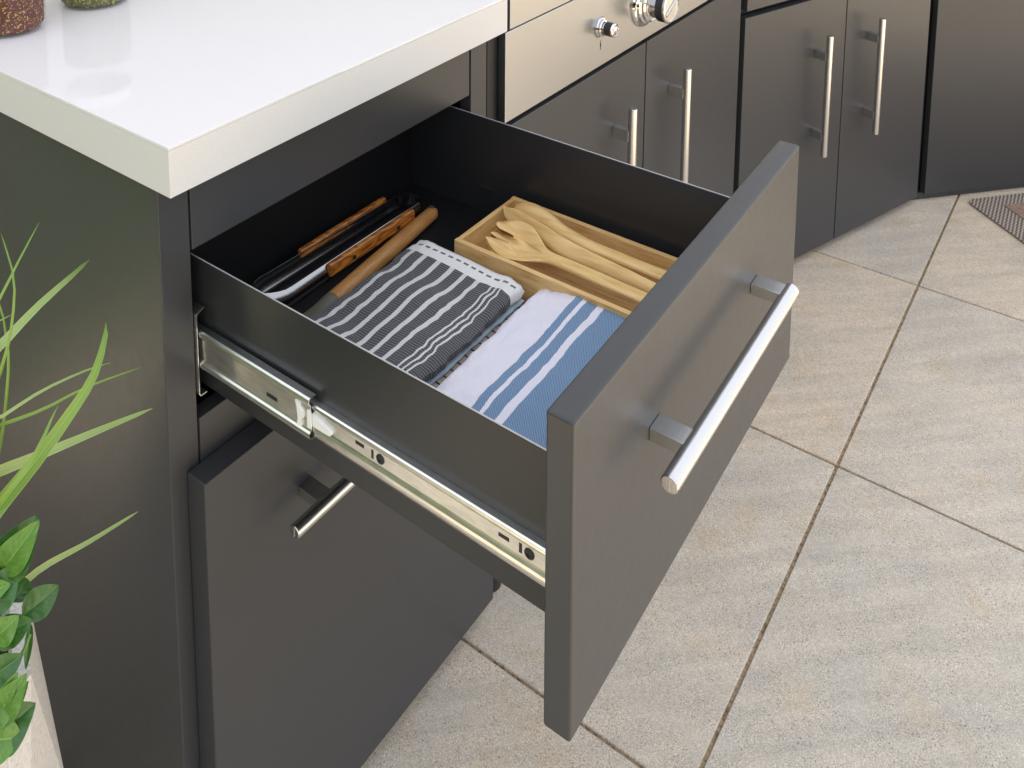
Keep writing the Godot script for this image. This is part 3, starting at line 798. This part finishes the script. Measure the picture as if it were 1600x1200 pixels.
func build_drawer_contents() -> void:
	var fl := 0.6371
	# bamboo tray with its tools
	var t := thing("bamboo_tray", "open bamboo tray holding wooden utensils in the drawer", "tray", Vector3(0.412, fl, 0.19))
	var x0 := 0.350; var x1 := 0.4742; var z0 := 0.0505; var z1 := 0.334; var y1 := 0.6835; var w := 0.0065
	obj("side_panel", box(Vector3(x0, fl, z0), Vector3(x0 + w, y1, z1), 0.0008, 2), M.bamboo_z, t)
	obj("side_panel", box(Vector3(x1 - w, fl, z0), Vector3(x1, y1, z1), 0.0008, 2), M.bamboo_z, t)
	obj("end_panel", box(Vector3(x0 + w, fl, z0 + 0.0003), Vector3(x1 - w, y1 - 0.0003, z0 + w), 0.0006, 1), M.bamboo_x, t)
	obj("end_panel", box(Vector3(x0 + w, fl, z1 - w), Vector3(x1 - w, y1 - 0.0003, z1 - 0.0003), 0.0006, 1), M.bamboo_x, t)
	obj("base_panel", box(Vector3(x0 + w, fl + 0.001, z0 + w), Vector3(x1 - w, fl + 0.005, z1 - w), 0.0003, 1), M.bamboo_z, t)
	var o := utensil([[0.0765, 0.3730, 0.4040, 0.6830, 0.6930, 0.005, 0.0028], [0.0880, 0.3640, 0.4120, 0.6825, 0.6940, 0.009, 0.0032], [0.1030, 0.3590, 0.4150, 0.6820, 0.6940, 0.012, 0.0036], [0.1180, 0.3595, 0.4120, 0.6815, 0.6930, 0.0115, 0.004], [0.1330, 0.3645, 0.4045, 0.6815, 0.6900, 0.008, 0.0045], [0.1480, 0.3715, 0.3960, 0.6825, 0.6870, 0.003, 0.005], [0.1630, 0.3760, 0.3930, 0.684, 0.685, -0.001, 0.006], [0.1830, 0.3755, 0.3930, 0.685, 0.685, -0.001, 0.0065], [0.2200, 0.3715, 0.3910, 0.687, 0.686, -0.0005, 0.0065], [0.2650, 0.369, 0.388, 0.688, 0.687, 0, 0.0065], [0.3250, 0.364, 0.384, 0.690, 0.689, 0, 0.0065]], "wooden_fork", M.spoon, self, 2)
	tag(o, "pale wooden fork spoon with pointed tines nearest the towels in the tray", "fork")
	o = utensil([[0.0630, 0.4325, 0.4335, 0.6900, 0.6915, 0, 0.0024], [0.0680, 0.4290, 0.4345, 0.6820, 0.6915, 0, 0.003], [0.0800, 0.4245, 0.4345, 0.6790, 0.6930, 0, 0.0036], [0.1000, 0.4195, 0.4315, 0.6790, 0.6935, 0, 0.0042], [0.1300, 0.4125, 0.4245, 0.6790, 0.6930, 0, 0.0046], [0.1600, 0.4040, 0.4185, 0.6800, 0.6915, -0.001, 0.005], [0.2000, 0.4010, 0.4125, 0.6815, 0.6905, -0.002, 0.006], [0.2400, 0.3975, 0.4080, 0.6830, 0.6905, -0.002, 0.007], [0.2800, 0.3935, 0.4035, 0.6840, 0.6905, -0.001, 0.007], [0.3270, 0.3900, 0.4005, 0.6850, 0.6905, 0, 0.007]], "wooden_spatula", M.spoon, self)
	tag(o, "pale wooden spatula with pointed corner lying in the middle of the tray", "spatula")
	o = utensil([[0.0680, 0.4440, 0.4560, 0.681, 0.681, -0.002, 0.003], [0.0730, 0.4400, 0.4620, 0.682, 0.682, -0.007, 0.0035], [0.0880, 0.4365, 0.4665, 0.682, 0.682, -0.0125, 0.004], [0.1100, 0.4335, 0.4640, 0.682, 0.682, -0.0125, 0.0045], [0.1300, 0.4300, 0.4555, 0.684, 0.683, -0.009, 0.005], [0.1520, 0.4255, 0.4450, 0.686, 0.685, -0.005, 0.006], [0.1900, 0.4195, 0.4370, 0.687, 0.687, -0.002, 0.007], [0.2300, 0.4175, 0.4350, 0.688, 0.688, -0.001, 0.007], [0.2800, 0.4155, 0.4335, 0.689, 0.689, 0, 0.007], [0.3270, 0.4130, 0.4310, 0.690, 0.690, 0, 0.007]], "wooden_spoon", M.spoon, self)
	tag(o, "pale wooden spoon lying bowl down against the far side of the tray", "spoon")
	# towels
	var beige := cloth("beige", 71)
	var u := slab({"x0": 0.070, "x1": 0.338, "z0": 0.022, "z1": 0.171, "y0": fl, "y1": 0.6475, "soft": 0.006, "seed": 3, "wave": 0.0008, "edge": 0.003}, "beige_towel", beige)
	tag(u, "folded beige towel with black stitched dashes under the grey striped one", "towel")
	slab({"x0": 0.070, "x1": 0.336, "z0": 0.024, "z1": 0.168, "y0": 0.6465, "y1": 0.656, "soft": 0.006, "seed": 5, "wave": 0.0008, "edge": 0.003}, "upper_fold", beige, u)
	var pale := mat(lin(0.38, 0.47, 0.53), 0.9, 0.0, 0.2)
	tag(slab({"x0": 0.070, "x1": 0.334, "z0": 0.022, "z1": 0.159, "y0": 0.6555, "y1": 0.6625, "soft": 0.006, "seed": 6, "wave": 0.0008, "edge": 0.002}, "pale_blue_towel", pale), "thin pale blue towel between the grey striped and beige towels", "towel")
	tag(slab({"x0": 0.070, "x1": 0.3345, "z0": 0.010, "z1": 0.1605, "y0": 0.6620, "y1": 0.679, "soft": 0.006, "seed": 11, "wave": 0.0036, "fx": 0.6, "fz": 0.55, "edge": 0.003, "slope": 0.006, "pz": 0.34}, "grey_striped_towel", cloth("grey", 73)), "charcoal and white striped towel with a white hem, topmost of its stack", "towel")
	tag(slab({"x0": 0.072, "x1": 0.3735, "z0": 0.1675, "z1": 0.357, "y0": fl, "y1": 0.6765, "soft": 0.016, "seed": 23, "crease": 0.0012, "wave": 0.0024, "fx": 0.6, "fz": 0.7, "edge": 0.002, "pz": 0.5, "skew": -0.008}, "blue_striped_towel", cloth("blue", 75)), "thick white towel with blue stripes folded behind the drawer front", "towel")
	# tongs
	var g := thing("tongs", "steel tongs with dark wooden grips lying at the back of the drawer", "tongs", Vector3(0.29, fl, -0.07))
	for e in [[-0.056, -0.060, 1.0], [-0.098, -0.094, -1.0]]:
		var b := MB.new(); var rows := []
		for i in 31:
			var f := i / 30.0; var x := 0.158 + 0.262 * f
			var z: float = lerpf(e[0], e[1], f)
			var tip := clampf((x - 0.158) / 0.03, 0, 1)
			var hh: float = 0.0125 - 0.003 * f + 0.004 * (1.0 - tip)
			var bulge: float = (0.006 - 0.003 * f) * e[2]
			var row := []
			for q in 9:
				var a := -1.0 + q / 4.0
				row.append(Vector3(x + 0.004 * (1 - tip) * sin(a * 9.0), 0.6515 + a * hh, z + bulge * (1.0 - a * a) - e[2] * 0.012 * (1 - tip) * (1 - tip)))
			for q in 9:
				var p: Vector3 = row[8 - q]
				row.append(p - Vector3(0, 0, 0.0013 * e[2]))
			rows.append(row)
		b.grid(rows, true)
		obj("arm", b, M.tong, g)
		var s := MB.new()
		var zz: float = lerpf(e[0], e[1], 0.62) + e[2] * 0.0055
		s.rbox(Vector3(0.2465, 0.6480 if e[2] > 0 else 0.6535, zz - 0.0042), Vector3(0.4000, 0.6645, zz + 0.0042), 0.0034, 4)
		obj("grip", s, M.olive, g)
		for x in [0.286, 0.366]:
			var r := MB.new(); r.xf = Transform3D(Basis(Vector3.RIGHT, PI / 2 * e[2]), Vector3(x, 0.6555, zz + e[2] * 0.0044)); r.lathe([[0.0026, 0], [0.0026, 0.0006], [0.0018, 0.001], [0, 0.0009]], 14)
			obj("rivet", r, M.black, g)
	var hb := MB.new(); var hp := []
	for i in 13:
		var a := PI * i / 12.0 - PI / 2
		hp.append(Vector3(0.418 + 0.016 * cos(a), 0.6515, -0.077 + 0.0165 * sin(a)))
	var hr := []
	for p in hp: hr.append([p + Vector3(0, -0.008, 0), p + Vector3(0, 0.008, 0)])
	hb.grid(hr)
	obj("spring", hb, M.tong, g)
	# spatula with a round wooden handle
	var sp := thing("silicone_spatula", "round wooden handled spatula with a grey silicone head beside the tongs", "spatula", Vector3(0.3, fl, -0.03))
	var A := Vector3(0.437, 0.6475, -0.046); var B := Vector3(0.2165, 0.6495, -0.0165)
	var pts := []; var rad := []
	for i in 25:
		var f := i / 24.0
		pts.append(A.lerp(B, f))
		rad.append((0.0088 + 0.0006 * sin(f * PI) + 0.0016 * f * f) * sqrt(1.0 - (1.0 - clampf(f / 0.035, 0.0, 1.0)) ** 2 * 0.9))
	var hd := MB.new(); hd.tube(pts, rad, 22)
	obj("handle", hd, M.beech, sp)
	var ey := MB.new(); ey.xf = Transform3D(Basis(), A.lerp(B, 0.045) + Vector3(0, 0.0089, 0)); ey.lathe([[0.0036, 0.0], [0.0034, 0.0004], [0, 0.0003]], 16)
	obj("hang_hole", ey, mat(lin(0.1, 0.045, 0.015), 0.8), sp)
	var dirs := (B - A).normalized(); var side := dirs.cross(Vector3.UP).normalized()
	var rows2 := []
	for i in 13:
		var f := i / 12.0; var m := B + dirs * (0.001 + 0.115 * f); var row := []
		var ww := 0.0108 + 0.019 * smoothstep(0.1, 0.8, f); var hh := lerpf(0.0108, 0.0042, smoothstep(0.0, 0.6, f))
		for j in 20:
			var a := TAU * j / 20
			row.append(m + side * cos(a) * ww + Vector3.UP * (sin(a) * hh - 0.004 * f))
		rows2.append(row)
	var hm := MB.new(); hm.grid(rows2, true, true)
	for e in [0, 12]:
		for j in 20:
			hm.tri(rows2[e][0], rows2[e][j], rows2[e][(j + 1) % 20], dirs * (1 if e else -1), dirs * (1 if e else -1), dirs * (1 if e else -1))
	obj("head", hm, M.silicone, sp)


func build_jars() -> void:
	var glass := mat(Color(1, 1, 1, 0.02), 0.0, 0.0, 0.4); glass.transparency = BaseMaterial3D.TRANSPARENCY_ALPHA
	for e in [[Vector3(0.0735, 0.9201, -0.4035), 0.0415, "glass jar of red chilli flakes, nearest the worktop's left edge", [lin(0.11, 0.012, 0.008), lin(0.22, 0.03, 0.012), lin(0.45, 0.22, 0.03), lin(0.55, 0.36, 0.08), lin(0.15, 0.014, 0.01)], "chilli_flakes"], [Vector3(0.194, 0.9201, -0.4135), 0.0435, "glass jar of dried green herbs beside the chilli jar", [lin(0.10, 0.11, 0.015), lin(0.22, 0.20, 0.035), lin(0.36, 0.30, 0.08), lin(0.06, 0.075, 0.01), lin(0.30, 0.23, 0.07)], "dried_herbs"]]:
		var r: float = e[1]
		var j := thing("spice_jar", e[2], "jar", e[0], "spice jars on the white worktop")
		var b := MB.new(); b.xf.origin = e[0]
		b.lathe([[0.0, 0.0], [r - 0.005, 0.0], [r - 0.0015, 0.0012], [r, 0.004], [r, 0.095], [r - 0.008, 0.104], [r - 0.008, 0.112]], 48)
		obj("glass", b, glass, j)
		var f := MB.new(); f.xf.origin = e[0]
		f.col = e[3][0]
		f.lathe([[0, 0.0042], [r - 0.0065, 0.0042], [r - 0.0032, 0.0075], [r - 0.0032, 0.075], [0, 0.077]], 40)
		var long := 0.0034 if e[4] == "dried_herbs" else 0.0022
		for k in 3600:
			var a := rng.randf() * TAU; var y := rng.randf_range(0.0045, 0.075)
			var rr := r - 0.0028 - (0.003 if y < 0.007 else 0.0)
			var n := Vector3(cos(a), 0, sin(a)); var p := n * (rr + rng.randf_range(0.0, 0.0012)) + Vector3.UP * y
			var tx := Vector3.UP.cross(n); var w := rng.randf() * TAU
			var s := (tx * cos(w) + Vector3.UP * sin(w)); var q := n.cross(s)
			n = (n + Vector3(rng.randf_range(-0.5, 0.5), rng.randf_range(-0.5, 0.5), rng.randf_range(-0.5, 0.5))).normalized()
			f.col = e[3][rng.randi() % 5]
			var l := long * rng.randf_range(0.4, 1.0); var wd := l * rng.randf_range(0.25, 0.6)
			f.quad(p - s * l, p - q * wd, p + s * l, p + q * wd, n)
		var fm := mat(Color.WHITE, 0.6); fm.vertex_color_use_as_albedo = true; fm.vertex_color_is_srgb = true
		obj(e[4], f, fm, j).set_meta("kind", "stuff")
		b = MB.new(); b.xf.origin = e[0]
		b.lathe([[r - 0.004, 0.112], [r - 0.002, 0.113], [r - 0.002, 0.128], [r - 0.004, 0.13], [0, 0.13]], 40)
		obj("lid", b, M.steel_y, j)


func build_plants() -> void:
	var c := Vector3(-0.2485, 0, -0.132)
	var pot := thing("planter", "tall faceted pale stone planter standing beside the cabinet end", "planter", c)
	var rings := [[0.110, 0.0, 0.0], [0.168, 0.30, 0.5], [0.152, 0.500, 0.0], [0.138, 0.500, 0.0], [0.132, 0.44, 0.0]]
	var b := MB.new(); var R := []
	for e in rings:
		var row := []
		for i in 9:
			var a: float = TAU * (i + e[2] + 0.15) / 9
			row.append(c + Vector3(cos(a) * e[0], e[1], sin(a) * e[0]))
		R.append(row)
	for k in rings.size() - 1:
		for i in 9:
			var A: Vector3 = R[k][i]; var B: Vector3 = R[k][(i + 1) % 9]; var C: Vector3 = R[k + 1][i]; var D: Vector3 = R[k + 1][(i + 1) % 9]
			var tris := [[A, B, C], [B, D, C]]
			if k == 1: tris = [[A, B, D], [A, D, C]]
			for t in tris:
				var n: Vector3 = (t[1] - t[0]).cross(t[2] - t[0]).normalized()
				var m: Vector3 = (t[0] + t[1] + t[2]) / 3.0
				var outward := Vector3(m.x - c.x, 0, m.z - c.z)
				if k == 2: outward = Vector3.UP
				if k == 3: outward = -outward
				if n.dot(outward) < 0: n = -n
				b.tri(t[0], t[1], t[2], n, n, n)
	obj("pot", b, M.pot, pot)
	b = MB.new(); b.xf.origin = c; b.lathe([[0.136, 0.462], [0.08, 0.47], [0, 0.472]], 24)
	obj("soil", b, M.soil, pot)
	# the grass
	var ga := blade_mat(lin(0.13, 0.24, 0.025), lin(0.30, 0.42, 0.08), 401)
	var gb := blade_mat(lin(0.20, 0.31, 0.08), lin(0.44, 0.52, 0.20), 402)
	var gr := thing("ornamental_grass", "tall bright green grass with long arching blades in the planter", "grass plant", c + Vector3(0, 0.47, 0))
	var eye := Vector3(-0.39, 0.58, 0.75)
	var root := c + Vector3(0.01, 0.475, 0.01)
	var V := [
		[0.0034, ga, Vector3(-0.146, 0.800, -0.058), Vector3(-0.124, 0.816, -0.067), Vector3(-0.103, 0.833, -0.076), Vector3(-0.078, 0.857, -0.082)],
		[0.0030, ga, Vector3(-0.160, 0.690, -0.070), Vector3(-0.132, 0.752, -0.062), Vector3(-0.118, 0.786, -0.064), Vector3(-0.111, 0.804, -0.071), Vector3(-0.105, 0.821, -0.080), Vector3(-0.104, 0.853, -0.099)],
		[0.0092, gb, Vector3(-0.154, 0.764, -0.059), Vector3(-0.124, 0.767, -0.075), Vector3(-0.085, 0.780, -0.082), Vector3(-0.047, 0.788, -0.088), Vector3(-0.019, 0.784, -0.104)],
		[0.0040, gb, Vector3(-0.150, 0.760, -0.105), Vector3(-0.133, 0.771, -0.100), Vector3(-0.113, 0.778, -0.093), Vector3(-0.101, 0.777, -0.094)],
		[0.0120, ga, Vector3(-0.173, 0.654, -0.026), Vector3(-0.154, 0.663, -0.031), Vector3(-0.125, 0.685, -0.026), Vector3(-0.097, 0.708, -0.023), Vector3(-0.072, 0.730, -0.022), Vector3(-0.053, 0.751, -0.031), Vector3(-0.042, 0.757, -0.045)],
		[0.0032, gb, Vector3(-0.155, 0.710, -0.065), Vector3(-0.130, 0.707, -0.070), Vector3(-0.095, 0.714, -0.063), Vector3(-0.059, 0.716, -0.053), Vector3(-0.033, 0.707, -0.055)],
		[0.0032, ga, Vector3(-0.150, 0.705, -0.074), Vector3(-0.125, 0.690, -0.083), Vector3(-0.088, 0.683, -0.079), Vector3(-0.048, 0.683, -0.073), Vector3(-0.001, 0.682, -0.057)],
		[0.0090, gb, Vector3(-0.171, 0.684, -0.047), Vector3(-0.141, 0.672, -0.055), Vector3(-0.104, 0.663, -0.054), Vector3(-0.056, 0.661, -0.041), Vector3(-0.009, 0.658, -0.029)],
		[0.0055, ga, Vector3(-0.155, 0.670, -0.026), Vector3(-0.137, 0.689, -0.020), Vector3(-0.122, 0.702, -0.021), Vector3(-0.110, 0.715, -0.024), Vector3(-0.100, 0.720, -0.029)],
		[0.0026, ga, Vector3(-0.145, 0.630, -0.080), Vector3(-0.136, 0.654, -0.077), Vector3(-0.125, 0.687, -0.078), Vector3(-0.114, 0.739, -0.082), Vector3(-0.111, 0.756, -0.088), Vector3(-0.109, 0.788, -0.100), Vector3(-0.118, 0.820, -0.112)],
		[0.0058, gb, Vector3(-0.145, 0.557, -0.050), Vector3(-0.128, 0.547, -0.062), Vector3(-0.102, 0.544, -0.066), Vector3(-0.065, 0.546, -0.055), Vector3(-0.023, 0.555, -0.039)]]
	for e in V:
		var pts: Array = [root + Vector3(rng.randf_range(-0.03, 0.03), 0, rng.randf_range(-0.03, 0.03))]
		pts.append_array(e.slice(2))
		obj("blade", blade(pts, e[0] * 1.65, eye), e[1], gr)
	for k in 46:   # the rest of the clump, leaning away from the cabinet
		var a := rng.randf_range(PI * 0.62, PI * 1.62); var l := rng.randf_range(0.16, 0.34)
		var d := Vector3(cos(a), 0, sin(a))
		var r0 := root + d * rng.randf_range(0.0, 0.05)
		var h := rng.randf_range(0.16, 0.36)
		obj("blade", blade([r0, r0 + d * l * 0.25 + Vector3.UP * h * 0.6, r0 + d * l * 0.6 + Vector3.UP * h, r0 + d * l + Vector3.UP * h * rng.randf_range(0.6, 1.0)], rng.randf_range(0.004, 0.012), Vector3(0, 0.5, 0.8)), [ga, gb][k % 2], gr)
	# the leafy plant at its foot
	var la := leaf_mat(lin(0.03, 0.10, 0.018), lin(0.075, 0.19, 0.035), 411, 0.28, Vector3(25, 25, 25))
	var lb := leaf_mat(lin(0.075, 0.19, 0.025), lin(0.17, 0.32, 0.06), 412, 0.33, Vector3(25, 25, 25))
	var sh := thing("leafy_plant", "leafy plant with glossy oval green leaves spilling over the planter rim", "plant", c + Vector3(0.04, 0.47, 0.06))
	var L := [
		[Vector3(-0.165, 0.600, -0.030), Vector3(-0.128, 0.640, -0.022), 0.030, la], [Vector3(-0.1590, 0.6075, -0.0280), Vector3(-0.1342, 0.6486, -0.0072), 0.022, lb],
		[Vector3(-0.1474, 0.5614, -0.0206), Vector3(-0.1171, 0.5678, -0.0158), 0.020, la], [Vector3(-0.1673, 0.5659, -0.0145), Vector3(-0.1505, 0.5752, 0.0022), 0.020, la],
		[Vector3(-0.165, 0.570, -0.050), Vector3(-0.1419, 0.5860, -0.0350), 0.026, la], [Vector3(-0.180, 0.585, -0.035), Vector3(-0.150, 0.592, -0.032), 0.030, la],
		[Vector3(-0.178, 0.600, -0.03), Vector3(-0.159, 0.606, -0.012), 0.016, lb],
		[Vector3(-0.1875, 0.5208, 0.0052), Vector3(-0.1675, 0.5542, 0.0213), 0.021, lb], [Vector3(-0.190, 0.520, 0.004), Vector3(-0.1640, 0.5400, 0.0160), 0.020, lb],
		[Vector3(-0.1945, 0.5033, 0.0027), Vector3(-0.1609, 0.5189, 0.0187), 0.030, la], [Vector3(-0.184, 0.535, 0.010), Vector3(-0.172, 0.556, 0.016), 0.010, lb],
		[Vector3(-0.176, 0.588, -0.022), Vector3(-0.1480, 0.6120, -0.0200), 0.024, la], [Vector3(-0.172, 0.556, -0.020), Vector3(-0.1500, 0.5690, -0.0120), 0.018, lb],
		[Vector3(-0.186, 0.548, -0.004), Vector3(-0.1620, 0.5560, 0.0060), 0.018, la], [Vector3(-0.1915, 0.530, 0.004), Vector3(-0.1720, 0.5330, 0.0160), 0.022, lb],
		[Vector3(-0.1960, 0.512, 0.010), Vector3(-0.1760, 0.5060, 0.0230), 0.024, lb], [Vector3(-0.176, 0.572, -0.010), Vector3(-0.1600, 0.5860, 0.0000), 0.018, lb],
		[Vector3(-0.150, 0.570, -0.030), Vector3(-0.132, 0.572, -0.040), 0.018, la], [Vector3(-0.1440, 0.5546, -0.0145), Vector3(-0.1550, 0.5273, -0.0060), 0.005, la]]
	for e in L:
		obj("leaf", leaf(e[0], e[1], e[2] * 1.15, Vector3(-0.35, 0.62, 0.7)), e[3], sh)
	for e in [[Vector3(-0.2, 0.49, -0.06), Vector3(-0.185, 0.54, -0.03), Vector3(-0.159, 0.6075, -0.028)], [Vector3(-0.2, 0.49, -0.05), Vector3(-0.18, 0.55, -0.03), Vector3(-0.1474, 0.5614, -0.0206)], [Vector3(-0.2, 0.49, -0.05), Vector3(-0.188, 0.535, -0.012), Vector3(-0.165, 0.542, -0.002), Vector3(-0.148, 0.552, -0.009)], [Vector3(-0.2, 0.49, -0.04), Vector3(-0.196, 0.51, -0.01), Vector3(-0.188, 0.52, 0.004)]]:
		var pts := curve(e, 10); var rad := []
		for i in pts.size(): rad.append(0.0016)
		var s := MB.new(); s.tube(pts, rad, 8)
		obj("stem", s, lb, sh)
	for k in 34:   # leaves on the hidden side of the pot
		var a := rng.randf_range(PI * 0.6, PI * 1.6); var d := Vector3(cos(a), 0, sin(a))
		var p := c + d * rng.randf_range(0.05, 0.13) + Vector3.UP * rng.randf_range(0.5, 0.62)
		obj("leaf", leaf(p, p + d * 0.045 + Vector3.UP * rng.randf_range(-0.02, 0.03), 0.028, Vector3(0, 1, 0.1)), la if k % 2 else lb, sh)
